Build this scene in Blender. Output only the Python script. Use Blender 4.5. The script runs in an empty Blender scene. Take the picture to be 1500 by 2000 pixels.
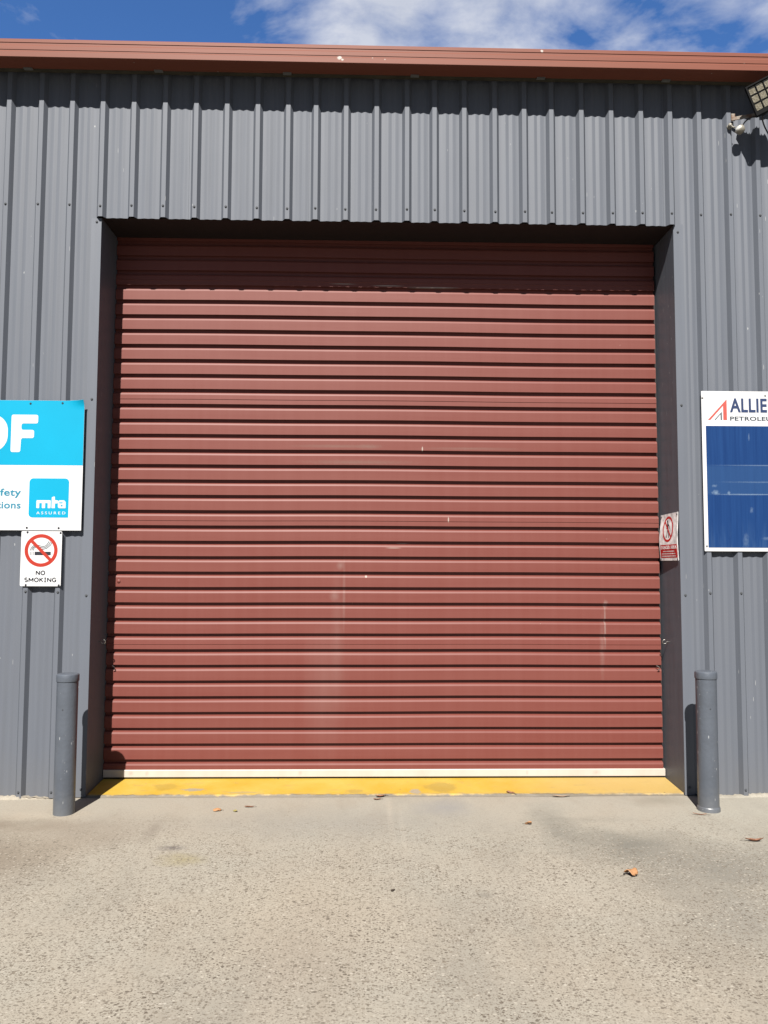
import bpy, bmesh, math, random
from mathutils import Vector, Matrix
from mathutils.geometry import tessellate_polygon

S = bpy.context.scene
C = S.collection
R = math.radians

# ------------------------------------------------------------------ camera
cam_d = bpy.data.cameras.new('camera'); cam = bpy.data.objects.new('camera', cam_d); C.objects.link(cam)
YAW, PITCH, ROLL, FPX = 0.0248, 0.0669, 0.0037, 1563.95
fw = Vector((math.sin(YAW)*math.cos(PITCH), math.cos(YAW)*math.cos(PITCH), math.sin(PITCH)))
r0 = Vector((math.cos(YAW), -math.sin(YAW), 0)); u0 = r0.cross(fw)
cr = math.cos(ROLL)*r0 + math.sin(ROLL)*u0; cu = -math.sin(ROLL)*r0 + math.cos(ROLL)*u0
m = Matrix.Identity(4)
for i in range(3):
    m[i][0] = cr[i]; m[i][1] = cu[i]; m[i][2] = -fw[i]
m[0][3], m[1][3], m[2][3] = -0.1522, -4.9124, 1.3849
cam.matrix_world = m
cam_d.sensor_fit = 'VERTICAL'; cam_d.sensor_height = 36.0; cam_d.lens = FPX/2000*36.0
cam_d.clip_start = 0.05; cam_d.clip_end = 3000
S.camera = cam

# ------------------------------------------------------------------ sky, sun, exposure
SUN_EL, SUN_TAN = 45.5, 0.165          # elevation; sideways drift of the light per metre of depth (from the left)
az = math.atan(SUN_TAN)
to_sun = Vector((-math.sin(az)*math.cos(R(SUN_EL)), -math.cos(az)*math.cos(R(SUN_EL)), math.sin(R(SUN_EL))))
sl = bpy.data.lights.new('sun', 'SUN'); sun = bpy.data.objects.new('sun', sl); C.objects.link(sun)
sl.energy = 4.9; sl.angle = R(0.5); sl.color = (1.0, 0.955, 0.89)
sun.rotation_euler = to_sun.to_track_quat('Z', 'Y').to_euler()
sun.location = (-3, -8, 9)

W = bpy.data.worlds.new('World'); S.world = W; W.use_nodes = True
nt = W.node_tree; nt.nodes.clear()
def wn(t, **k):
    n = nt.nodes.new(t)
    for a, b in k.items(): setattr(n, a, b)
    return n
def wm(op, a, b=None, c=None, clamp=False):
    n = wn('ShaderNodeMath', operation=op, use_clamp=clamp)
    for i, v in enumerate((a, b, c)):
        if v is None: continue
        if isinstance(v, (int, float)): n.inputs[i].default_value = v
        else: nt.links.new(v, n.inputs[i])
    return n.outputs[0]
sky = wn('ShaderNodeTexSky', sky_type='NISHITA', sun_disc=False)
sky.sun_elevation = R(SUN_EL); sky.sun_rotation = math.pi + az
sky.altitude = 50; sky.air_density = 1.0; sky.dust_density = 0.05; sky.ozone_density = 2.2
tc = wn('ShaderNodeTexCoord'); sp = wn('ShaderNodeSeparateXYZ'); nt.links.new(tc.outputs['Generated'], sp.inputs[0])
dz = wm('ADD', wm('MAXIMUM', sp.outputs[2], 0.02), 0.12)
px = wm('DIVIDE', sp.outputs[0], dz); py = wm('DIVIDE', sp.outputs[1], dz)
cb = wn('ShaderNodeCombineXYZ'); nt.links.new(px, cb.inputs[0]); nt.links.new(py, cb.inputs[1])
nz = wn('ShaderNodeTexNoise'); nz.inputs['Scale'].default_value = 5.2; nz.inputs['Detail'].default_value = 9; nz.inputs['Roughness'].default_value = 0.56
nz.inputs['Distortion'].default_value = 0.25
mp = wn('ShaderNodeMapping'); mp.inputs['Location'].default_value = (0.35, 0.1, 1.7); nt.links.new(cb.outputs[0], mp.inputs[0]); nt.links.new(mp.outputs[0], nz.inputs[0])
# more cloud overhead of the middle of the shed, clear to the west
g = wm('DIVIDE', wm('SUBTRACT', px, 0.10), 0.29)
bank = wm('POWER', 2.718, wm('MULTIPLY', wm('MULTIPLY', g, g), -1.0))
east = wm('MULTIPLY', wm('MULTIPLY_ADD', px, 3.0, 0.6, clamp=True), 0.135)
cov = wm('ADD', wm('ADD', wm('MULTIPLY', bank, 0.21), east), nz.outputs[0])
mask = wm('MULTIPLY_ADD', cov, 3.7, -2.16, clamp=True)
mask = wm('MULTIPLY', mask, 0.93)
nz2 = wn('ShaderNodeTexNoise'); nz2.inputs['Scale'].default_value = 4.0; nz2.inputs['Detail'].default_value = 5; nt.links.new(mp.outputs[0], nz2.inputs[0])
rp = wn('ShaderNodeValToRGB'); nt.links.new(nz2.outputs[0], rp.inputs[0])
rp.color_ramp.elements[0].position = 0.3; rp.color_ramp.elements[0].color = (3.9, 4.15, 4.8, 1)
rp.color_ramp.elements[1].position = 0.7; rp.color_ramp.elements[1].color = (5.35, 5.5, 6.05, 1)
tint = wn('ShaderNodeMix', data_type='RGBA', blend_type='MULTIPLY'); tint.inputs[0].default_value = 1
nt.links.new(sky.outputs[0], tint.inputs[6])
# deep blue to the north, sunny side dimmed and neutralised to cut fill light
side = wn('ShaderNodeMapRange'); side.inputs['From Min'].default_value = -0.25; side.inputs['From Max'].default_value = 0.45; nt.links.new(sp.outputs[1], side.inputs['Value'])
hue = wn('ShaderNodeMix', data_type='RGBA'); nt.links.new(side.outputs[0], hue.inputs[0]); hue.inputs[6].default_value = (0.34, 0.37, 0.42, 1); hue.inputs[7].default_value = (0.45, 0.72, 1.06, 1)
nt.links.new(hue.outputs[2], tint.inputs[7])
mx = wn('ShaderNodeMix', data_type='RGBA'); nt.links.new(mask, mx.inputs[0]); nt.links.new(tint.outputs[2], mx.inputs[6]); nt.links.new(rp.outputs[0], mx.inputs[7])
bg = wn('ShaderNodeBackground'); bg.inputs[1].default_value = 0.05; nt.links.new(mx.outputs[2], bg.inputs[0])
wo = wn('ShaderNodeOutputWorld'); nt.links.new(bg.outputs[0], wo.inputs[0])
S.view_settings.view_transform = 'Standard'; S.view_settings.look = 'None'; S.view_settings.gamma = 1
S.view_settings.exposure = 1.58

# ------------------------------------------------------------------ helpers: materials
ALBEDO = 0.355     # the colours below are written as they read in full sun; this brings them to real base colours
class NT:
    def __init__(s, name):
        s.m = bpy.data.materials.new(name); s.m.use_nodes = True; s.t = s.m.node_tree
        s.b = s.t.nodes['Principled BSDF']; s._co = None
    def n(s, t, **k):
        x = s.t.nodes.new(t)
        for a, b in k.items(): setattr(x, a, b)
        return x
    def l(s, a, b): s.t.links.new(a, b)
    def put(s, sock, v):
        if v is None: return
        if hasattr(v, 'is_output'): s.l(v, sock)
        elif isinstance(v, (tuple, list)) and len(v) == 3 and sock.type == 'RGBA': sock.default_value = (*(x*ALBEDO for x in v), 1)
        else: sock.default_value = v
    @property
    def co(s):
        if s._co is None: s._co = s.n('ShaderNodeTexCoord').outputs['Object']
        return s._co
    def math(s, op, a, b=None, c=None, clamp=False):
        x = s.n('ShaderNodeMath', operation=op, use_clamp=clamp)
        for i, v in enumerate((a, b, c)): s.put(x.inputs[i], v)
        return x.outputs[0]
    def scaled(s, sc, loc=(0, 0, 0), rot=(0, 0, 0)):
        x = s.n('ShaderNodeMapping'); x.inputs['Scale'].default_value = sc; x.inputs['Location'].default_value = loc; x.inputs['Rotation'].default_value = rot
        s.l(s.co, x.inputs[0]); return x.outputs[0]
    def noise(s, scale, detail=4, rough=0.55, vec=None, dist=0.0):
        x = s.n('ShaderNodeTexNoise'); x.inputs['Scale'].default_value = scale; x.inputs['Detail'].default_value = detail
        x.inputs['Roughness'].default_value = rough; x.inputs['Distortion'].default_value = dist
        s.l(vec or s.co, x.inputs[0]); return x.outputs[0]
    def voro(s, scale, vec=None, rnd=1.0):
        x = s.n('ShaderNodeTexVoronoi'); x.inputs['Scale'].default_value = scale; x.inputs['Randomness'].default_value = rnd
        s.l(vec or s.co, x.inputs[0]); return x.outputs['Distance'], x.outputs['Color']
    def ramp(s, f, lo, hi):
        x = s.n('ShaderNodeMapRange'); x.clamp = True
        x.inputs['From Min'].default_value = lo; x.inputs['From Max'].default_value = hi
        s.l(f, x.inputs['Value']); return x.outputs['Result']
    def mix(s, f, a, b, mode='MIX'):
        x = s.n('ShaderNodeMix', data_type='RGBA', blend_type=mode)
        s.put(x.inputs[0], f); s.put(x.inputs[6], a); s.put(x.inputs[7], b); return x.outputs[2]
    def bump(s, h, strength=0.2, dist=0.01):
        x = s.n('ShaderNodeBump'); x.inputs['Strength'].default_value = strength; x.inputs['Distance'].default_value = dist
        s.l(h, x.inputs['Height']); s.l(x.outputs[0], s.b.inputs['Normal'])
    def sepx(s, vec=None):
        x = s.n('ShaderNodeSeparateXYZ'); s.l(vec or s.co, x.inputs[0]); return x.outputs
    def spot(s, ax, a, ra, bx, b, rb, soft=0.5, wob=0.0):
        """soft elliptical mark at a fixed place on the surface (stain, droppings, scratch)"""
        o = s.sepx()
        da = s.math('DIVIDE', s.math('SUBTRACT', o[ax], a), ra); db = s.math('DIVIDE', s.math('SUBTRACT', o[bx], b), rb)
        d = s.math('SQRT', s.math('ADD', s.math('MULTIPLY', da, da), s.math('MULTIPLY', db, db)))
        if wob: d = s.math('ADD', d, s.math('MULTIPLY', s.math('SUBTRACT', s.noise(1.2/min(ra, rb), 3), 0.5), wob))
        return s.ramp(d, 1.0, 1.0-soft)
    def done(s, col, rough=0.5, spec=0.5, metal=0.0):
        s.put(s.b.inputs['Base Color'], col); s.put(s.b.inputs['Roughness'], rough)
        s.b.inputs['Specular IOR Level'].default_value = spec; s.b.inputs['Metallic'].default_value = metal
        return s.m

def plain(name, col, rough=0.5, spec=0.5, metal=0.0, var=0.12, scale=25, grain=0.0):
    t = NT(name)
    f = t.ramp(t.noise(scale, 5), 0.3, 0.7)
    c = t.mix(f, tuple(x*(1-var) for x in col), tuple(min(1, x*(1+var)) for x in col))
    if grain: t.bump(t.noise(300, 2), grain, 0.002)
    return t.done(c, rough, spec, metal)

def flecks(t, base, sx, sz, thr, rnd, col):
    """chipped-paint flecks: elongated cells, only some of them chipped"""
    d, cc = t.voro(1.0, t.scaled((sx, sx, sz)))
    o = t.n('ShaderNodeSeparateColor'); t.l(cc, o.inputs[0])
    f = t.math('MULTIPLY', t.math('LESS_THAN', d, thr), t.math('GREATER_THAN', o.outputs[0], rnd))
    return t.mix(f, base, col)

GREY = (0.180, 0.200, 0.242)
def painted_grey(name, col, chips=True, rough=0.5):
    t = NT(name)
    streak = t.ramp(t.noise(1.0, 5, 0.6, t.scaled((34, 34, 0.7))), 0.3, 0.72)
    blot = t.ramp(t.noise(1.6, 4), 0.3, 0.7)
    c = t.mix(streak, tuple(x*0.93 for x in col), tuple(x*1.05 for x in col))
    c = t.mix(t.math('MULTIPLY', blot, 0.35), c, tuple(x*y for x, y in zip(col, (1.1, 1.06, 1.0))))
    o = t.sepx()
    # grime splashed up from the ground
    low = t.math('MULTIPLY', t.ramp(t.math('ADD', o[2], t.math('MULTIPLY', t.noise(9, 4), 0.25)), 0.42, 0.1), 0.32)
    c = t.mix(low, c, (0.235, 0.225, 0.21))
    if chips:
        patch = t.math('MAXIMUM', t.ramp(t.noise(1.9, 3, 0.5, t.scaled((2.0, 2.0, 0.55))), 0.47, 0.62), t.math('MULTIPLY', t.ramp(o[0], 1.85, 2.1), .8))
        w = flecks(t, c, 30, 11, 0.085, 0.9, (0.62, 0.63, 0.63))
        w = flecks(t, w, 55, 6, 0.10, 0.88, (0.50, 0.51, 0.52))
        c = t.mix(patch, flecks(t, c, 14, 7, 0.05, 0.88, (0.6, 0.61, 0.61)), w)
    t.bump(t.math('ADD', t.noise(3.0, 2, 0.4, t.scaled((2.5, 2.5, 0.6))), t.math('MULTIPLY', t.noise(160, 2), 0.02)), 0.22, 0.02)
    return t.done(c, rough, 0.28)
M = {}
M['wall'] = painted_grey('faded grey wall paint', GREY, rough=.62)
M['jamb'] = painted_grey('grey jamb paint', tuple(x*0.72 for x in GREY), False, 0.5)
M['flange'] = painted_grey('grey flashing paint', tuple(x*1.04 for x in GREY), True)

def door_mat():
    t = NT('terracotta door paint'); base = (0.345, 0.110, 0.090)
    hor = t.ramp(t.noise(1.0, 4, 0.6, t.scaled((0.5, 1, 16))), 0.3, 0.7)
    run = t.ramp(t.noise(1.0, 5, 0.6, t.scaled((22, 1, 0.6))), 0.35, 0.75)
    c = t.mix(hor, (0.258, 0.066, 0.050), (0.278, 0.080, 0.062))
    c = t.mix(t.math('MULTIPLY', run, 0.20), c, (0.34, 0.125, 0.105))
    # chalky scuffs, runs and droppings, each in its own place
    pale = (0.52, 0.40, 0.36)
    for (x, z, rx, rz, s, k) in ((-0.304, 1.385, 0.03, 0.035, 1, .30), (-0.345, 1.19, 0.035, 0.04, 1, .25), (-0.32, 0.95, 0.05, 0.5, 1, .10), (-0.28, 1.2, 0.012, 0.30, 1, .22),
                                 (1.427, 1.139, 0.02, 0.03, 1, .5), (1.42, 1.0, 0.008, 0.20, .8, .5), (1.40, 0.85, 0.02, 0.24, 1, .2), (-0.4, 0.6, 0.16, 0.5, 1, .12)):
        c = t.mix(t.math('MULTIPLY', t.spot(0, x, rx, 2, z, rz, s, 0.5), k), c, pale)
    for (x, z, rx, rz) in ((-0.35, 2.165, 0.33, 0.014), (-0.12, 2.165, 0.1, 0.02), (0.55, 2.155, 0.4, 0.012), (-0.2, 2.06, 0.45, 0.02)):
        c = t.mix(t.math('MULTIPLY', t.spot(0, x, rx, 2, z, rz, 1, 0.8), 0.38), c, (0.30, 0.21, 0.17))
    for (x, z, rx, rz) in ((0.228, 2.150, 0.005, 0.021), (0.399, 1.686, 0.005, 0.021), (-0.138, 1.314, 0.0085, 0.010), (0.0, 3.243, 0.12, 0.004), (0.3, 3.236, 0.2, 0.004), (-0.3, 3.252, 0.1, 0.003),
                           (0.04, 1.50, 0.06, 0.0025), (0.10, 1.53, 0.05, 0.002)):
        c = t.mix(t.math('MULTIPLY', t.spot(0, x, rx, 2, z, rz, .5, 0.5), 0.8), c, (0.72, 0.62, 0.54))
    c = flecks(t, c, 9, 9, 0.022, 0.80, (0.5, 0.3, 0.26))
    t.bump(t.noise(1.0, 3, 0.5, t.scaled((1.5, 1, 10))), 0.04, 0.02)
    return t.done(c, 0.52, 0.22)
M['door'] = door_mat()

def gutter_mat():
    t = NT('red gutter paint')
    c = t.mix(t.ramp(t.noise(1.0, 4, .6, t.scaled((1.2, 20, 20))), .3, .7), (0.285, 0.090, 0.055), (0.32, 0.105, 0.066))
    c = flecks(t, c, 26, 26, 0.10, 0.955, (0.62, 0.5, 0.45))
    for (x, z, rx, rz) in ((-0.318, 4.489, 0.016, 0.014), (-0.300, 4.477, 0.010, 0.007), (0.93, 4.56, 0.010, 0.010)):
        c = t.mix(t.math('MULTIPLY', t.spot(0, x, rx, 2, z, rz, .4, 1.0), 0.9), c, (0.78, 0.74, 0.68))
    return t.done(c, 0.55, 0.16)
M['gutter'] = gutter_mat()
M['eave'] = plain('olive eave timber', (0.10, 0.088, 0.062), 0.8, 0.2, var=.3, scale=14)
M['zinc'] = plain('dull zinc', (0.42, 0.42, 0.40), 0.45, 0.5, 0.5)
M['screw'] = plain('grey screw paint', (0.11, 0.118, 0.13), 0.7, .15)
M['steel'] = plain('bright steel', (0.62, 0.60, 0.56), 0.3, 0.5, 0.8)
M['dark'] = plain('black rubber', (0.012, 0.012, 0.012), 0.7, 0.3)
M['track'] = plain('dark guide channel', (0.03, 0.02, 0.02), 0.7, 0.3)
M['roof'] = plain('red roof sheet', (0.33, 0.11, 0.08), 0.45)

def rail_mat():
    t = NT('off white rail paint')
    c = t.mix(t.ramp(t.noise(1.0, 5, .6, t.scaled((7, 1, 3))), .35, .75), (0.86, 0.77, 0.68), (0.76, 0.65, 0.55))
    for x, rx in ((-1.62, .02), (-1.52, .015), (-0.55, .015), (0.9, .01), (1.35, .03)):
        c = t.mix(t.math('MULTIPLY', t.spot(0, x, rx, 2, .065, .02, 1, 1.0), 0.4), c, (0.45, 0.36, 0.3))
    return t.done(c, 0.45)
M['rail'] = rail_mat()

def bollard_mat():
    t = NT('blue grey bollard paint'); col = (0.135, 0.155, 0.19)
    c = t.mix(t.ramp(t.noise(7, 5), .3, .7), tuple(x*.92 for x in col), tuple(x*1.08 for x in col))
    c = t.mix(t.ramp(t.noise(1.0, 5, .65, t.scaled((30, 30, 5))), .62, .74), c, (0.20, 0.225, 0.265))
    c = flecks(t, c, 30, 16, 0.16, 0.90, (0.50, 0.52, 0.55))
    c = flecks(t, c, 70, 22, 0.20, 0.93, (0.46, 0.48, 0.5))
    c = flecks(t, c, 26, 26, 0.13, 0.93, (0.06, 0.065, 0.075))
    c = t.mix(t.math('MULTIPLY', t.ramp(t.noise(1.0, 6, .7, t.scaled((14, 14, 3))), .52, .7), .45), c, (0.10, 0.11, 0.125))
    c = flecks(t, c, 60, 60, 0.16, 0.94, (0.34, 0.36, 0.39))
    o = t.sepx()
    c = t.mix(t.math('MULTIPLY', t.ramp(t.math('ADD', o[2], t.math('MULTIPLY', t.noise(20, 4), .15)), .22, .05), .35), c, (0.30, 0.29, 0.27))
    t.bump(t.noise(38, 5, .6), 0.45, 0.005)
    return t.done(c, 0.36, 0.45)
M['bollard'] = bollard_mat()

def concrete():
    t = NT('exposed aggregate concrete')
    o = t.sepx()
    big = t.ramp(t.noise(0.75, 6, .62), .38, .64)
    c = t.mix(big, (0.500, 0.438, 0.350), (0.492, 0.464, 0.392))
    # worn smooth paste near the shed, washed aggregate further out
    worn = t.ramp(t.math('ADD', o[1], t.math('MULTIPLY', t.math('SUBTRACT', t.noise(2.1, 5, .65), .5), 1.3)), -0.25, -1.0)
    fine = t.noise(170, 4, .7)
    c = t.mix(t.math('MULTIPLY', t.ramp(fine, .40, .66), 0.55), c, (0.68, 0.63, 0.53))
    c = t.mix(t.math('MULTIPLY', t.ramp(t.noise(85, 4, .65), .55, .70), 0.50), c, (0.33, 0.285, 0.225))
    # grey weathering and tyre-worn streaks
    g1 = t.ramp(t.noise(1.0, 7, .66, t.scaled((1.5, 0.62, 1), (3.1, .7, 0), (0, 0, R(-28)))), .50, .66)
    c = t.mix(t.math('MULTIPLY', g1, 0.42), c, (0.37, 0.345, 0.295))
    g2 = t.ramp(t.noise(1.0, 7, .68, t.scaled((2.6, 0.9, 1), (7.1, 2.7, 0), (0, 0, R(14)))), .54, .68)
    c = t.mix(t.math('MULTIPLY', g2, 0.30), c, (0.40, 0.33, 0.25))
    for (x, y, rx, ry, k, cc) in ((1.20, -0.85, .42, .30, .9, (0.27, .26, .225)), (1.45, -1.20, .50, .60, .85, (0.29, .275, .24)), (1.30, -1.75, .5, .5, .5, (0.32, .30, .26)), (0.88, -.62, .16, .6, .7, (0.30, .285, .245)), (1.05, -.45, .40, .07, .4, (0.34, .32, .27)),
                                  (-1.085, -0.86, .085, .05, .95, (0.20, .175, .165)), (-1.0, -1.02, .15, .11, .60, (0.42, .35, .15)), (-2.05, -1.0, .75, .7, .85, (0.31, .25, .19)), (-2.2, -.5, .6, .18, .8, (0.31, .25, .19)),
                                  (-1.95, -.36, .35, .10, .5, (0.62, .53, .41)), (1.6, -.1, .3, .16, .55, (0.33, .30, .24)), (0.0, -.35, .025, .5, .55, (0.68, .61, .50)), (0.06, -.6, .02, .5, .4, (0.66, .6, .50)),
                                  (-1.25, -.62, .055, .24, .6, (0.30, .255, .21)), (0.32, -.22, .22, .22, .6, (0.36, .36, .37)), (0.37, -1.45, .05, .035, .8, (0.22, .2, .17)), (2.05, -1.5, .6, .7, .5, (.33, .31, .265)),
                                  (-.55, -1.6, .8, .5, .35, (.62, .54, .42)), (.55, -1.35, .5, .4, .35, (.64, .58, .48)), (-.3, -.5, 1.1, .35, .55, (.40, .38, .34)), (-1.5, -.55, .5, .35, .45, (.36, .30, .24)), (-.35, -2.0, .25, .6, .35, (.40, .34, .28))):
        c = t.mix(t.math('MULTIPLY', t.spot(0, x, rx, 1, y, ry, 1, 1.1), k), c, cc)
    # dark stones of several sizes showing through the paste
    def stones(scale, thr, rnd, seed):
        v = t.scaled((1, 1.25, 1), (seed, seed*.7, 0)); dist = t.noise(55, 2)
        d, cc = t.voro(scale, v)
        q = t.n('ShaderNodeSeparateColor'); t.l(cc, q.inputs[0])
        rad = t.math('MULTIPLY', thr, t.math('ADD', .35, q.outputs[1]))
        edge = t.math('SUBTRACT', t.math('MULTIPLY', rad, t.math('ADD', .5, dist)), d)
        return t.math('MULTIPLY', t.ramp(edge, 0, .09), t.math('GREATER_THAN', q.outputs[0], rnd)), q.outputs[2]
    den = t.math('MULTIPLY_ADD', worn, 0.85, 0.10)
    den = t.math('MULTIPLY', den, t.math('MULTIPLY_ADD', t.ramp(t.noise(3.2, 4, .6), .34, .60), .45, .6))
    for scale, thr, rnd, seed, k, ca, cb_ in ((64, .42, .66, 1.3, 1.0, (0.16, 0.13, 0.10), (0.34, 0.29, 0.225)), (105, .48, .52, 4.1, 1.0, (0.18, 0.15, 0.115), (0.36, 0.31, 0.245)),
                                              (170, .48, .48, 9.7, .95, (0.20, 0.165, 0.13), (0.36, 0.31, 0.25)), (80, .40, .78, 8.4, .8, (0.74, 0.68, 0.58), (0.66, 0.60, 0.50))):
        f_, h_ = stones(scale, thr, rnd, seed)
        c = t.mix(t.math('MULTIPLY', f_, t.math('MULTIPLY', den, k)), c, t.mix(h_, ca, cb_))
    # grit and dirt gathered along the foot of the wall
    gr = t.ramp(t.math('ADD', o[1], t.math('MULTIPLY', t.noise(16, 5), .10)), 0.015, 0.07)
    c = t.mix(t.math('MULTIPLY', gr, 0.55), c, (0.44, 0.365, 0.27))
    h = t.math('ADD', t.math('MULTIPLY', fine, .6), t.math('MULTIPLY', t.noise(60, 3), .8))
    t.bump(h, 0.45, 0.004)
    return t.done(c, 0.85, 0.2)
M['ground'] = concrete()

def yellow():
    t = NT('worn yellow sill paint'); o = t.sepx()
    c = t.mix(t.ramp(t.noise(3.0, 5, .6), .35, .7), (0.76, 0.46, 0.03), (0.84, 0.58, 0.11))
    # paler and dustier towards the right-hand jamb
    c = t.mix(t.math('MULTIPLY', t.ramp(t.math('ADD', o[0], t.math('MULTIPLY', t.noise(5, 4), .5)), 0.85, 1.6), .75), c, (0.72, 0.50, 0.19))
    c = t.mix(t.math('MULTIPLY', t.ramp(t.noise(1.0, 6, .7, t.scaled((7, 20, 1))), .57, .70), .55), c, (0.50, 0.36, 0.14))
    edge = t.ramp(t.math('ADD', o[1], t.math('MULTIPLY', t.noise(22, 5, .7), .16)), .115, .07)
    c = t.mix(t.math('MULTIPLY', edge, .6), c, (0.50, 0.38, 0.22))
    c = t.mix(t.ramp(t.math('ADD', o[1], t.math('MULTIPLY', t.noise(30, 4, .7), .02)), .022, .012), c, (0.20, 0.165, 0.115))
    for (x, y, rx, ry, k, cc) in ((-1.18, .095, .08, .030, .8, (0.42, .385, .33)), (-0.88, .045, .12, .018, .6, (.50, .40, .24)), (0.17, .055, .04, .045, .8, (.46, .42, .37)),
                                  (-1.36, .15, .09, .07, .35, (.36, .26, .05)), (0.33, .12, .10, .10, .35, (.30, .24, .1)), (-0.2, .06, .06, .04, .4, (.4, .3, .12))):
        c = t.mix(t.math('MULTIPLY', t.spot(0, x, rx, 1, y, ry, .35, 1.3), k), c, cc)
    c = flecks(t, c, 16, 16, .13, .90, (0.22, .17, .09))
    c = flecks(t, c, 38, 38, .16, .94, (0.33, .27, .16))
    t.bump(t.noise(70, 4, .6), .35, .004)
    return t.done(c, .6, .35)
M['yellow'] = yellow()

M['white'] = plain('white sign face', (1.04, 1.05, 1.07), 0.35, var=.02)
M['dull white'] = plain('weathered white sign face', (2.45, 2.40, 2.38), 0.4, var=.03)
M['cyan'] = plain('cyan vinyl', (0.002, 0.50, 0.80), 0.5, .12, var=.03, scale=4)
M['teal'] = plain('teal lettering', (0.02, 0.30, 0.46), 0.4, var=.03)
M['orange red'] = plain('orange red vinyl', (0.62, 0.030, 0.006), 0.4, var=.04)
M['red'] = plain('dark red vinyl', (1.35, 0.008, 0.012), 0.4, var=.05)
M['coral'] = plain('faded red vinyl', (0.72, 0.12, 0.09), 0.4, var=.06)
M['navy'] = plain('navy lettering', (0.028, 0.055, 0.16), 0.4, var=.05)
M['ink'] = plain('near black ink', (0.012, 0.014, 0.028), 0.45)
M['slate'] = plain('slate lettering', (0.045, 0.065, 0.085), 0.4)
def blue_panel():
    t = NT('sun faded blue vinyl')
    st = t.ramp(t.noise(1.0, 6, .65, t.scaled((45, 1, 1.3))), .35, .75)
    c = t.mix(st, (0.010, 0.052, 0.20), (0.020, 0.082, 0.27))
    o = t.sepx()
    wash = t.math('MULTIPLY', t.ramp(t.noise(1.0, 5, .7, t.scaled((26, 1, 2.2))), .45, .8), t.ramp(t.math('ADD', o[2], t.math('MULTIPLY', t.noise(4, 3), .2)), 1.78, 1.55))
    c = t.mix(t.math('MULTIPLY', wash, .75), c, (0.10, 0.20, 0.38))
    band = t.math('MULTIPLY', t.ramp(o[2], 1.825, 1.84), t.ramp(o[2], 2.02, 2.0))
    c = t.mix(t.math('MULTIPLY', band, .45), c, (0.045, 0.12, 0.29))
    for (x, z, rx, rz, k) in ((2.35, 2.013, .37, .005, .55), (2.37, 1.909, .35, .006, .42), (2.20, 1.832, .22, .0055, .8), (2.40, 1.833, .2, .004, .6), (2.02, 1.843, .03, .016, .85), (2.10, 1.84, .012, .014, .7),
                              (2.012, 1.885, .022, .010, .5), (2.235, 2.19, .006, .03, .5), (2.24, 1.735, .012, .022, .45), (2.20, 1.55, .02, .05, .3), (2.33, 1.56, .04, .012, .35), (2.45, 1.75, .05, .02, .25)):
        c = t.mix(t.math('MULTIPLY', t.spot(0, x, rx, 2, z, rz, .9, 1.4), k*.75), c, (0.34, 0.47, 0.62))
    return t.done(c, .45, .12)
M['blue'] = blue_panel()
M['lamp body'] = plain('black lamp casting', (0.010, 0.010, 0.011), 0.7, .08, var=.2)
def lens_mat():
    t = NT('beige lens'); d, cc = t.voro(160)
    c = t.mix(t.ramp(d, .1, .6), (0.46, 0.42, 0.31), (0.24, 0.21, 0.145)); t.bump(d, .5, .003)
    return t.done(c, .15, .6)
M['lens'] = lens_mat()
def rusty():
    t = NT('rusty bracket')
    c = t.mix(t.ramp(t.noise(30, 5, .6), .42, .62), (0.42, 0.37, 0.31), (0.27, 0.13, 0.06)); return t.done(c, .6, .3)
M['rust'] = rusty()
M['cable'] = plain('black cable sheath', (0.015, 0.016, 0.018), 0.5)
M['sensor'] = plain('yellowed white plastic', (0.42, 0.39, 0.32), 0.4, var=.08)
M['sensor lens'] = plain('milky lens', (1.1, 1.08, 0.92), 0.3)
def leaf_mat(name, a, b):
    t = NT(name)
    c = t.mix(t.ramp(t.noise(140, 4, .6), .35, .68), a, b); t.bump(t.noise(180, 3), .4, .002)
    return t.done(c, .65, .3)
M['leaf orange'] = leaf_mat('dry orange leaf', (0.70, 0.37, 0.18), (0.52, 0.25, 0.10))
M['leaf brown'] = leaf_mat('dry brown leaf', (0.42, 0.19, 0.10), (0.24, 0.095, 0.05))
M['leaf yellow'] = leaf_mat('dry yellow leaf', (0.58, 0.52, 0.18), (0.42, 0.33, 0.10))
M['leaf dark'] = leaf_mat('dry dark leaf', (0.10, 0.075, 0.05), (0.05, 0.035, 0.025))
M['leaf pale'] = leaf_mat('dry pale leaf', (0.50, 0.37, 0.26), (0.36, 0.25, 0.17))

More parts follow.
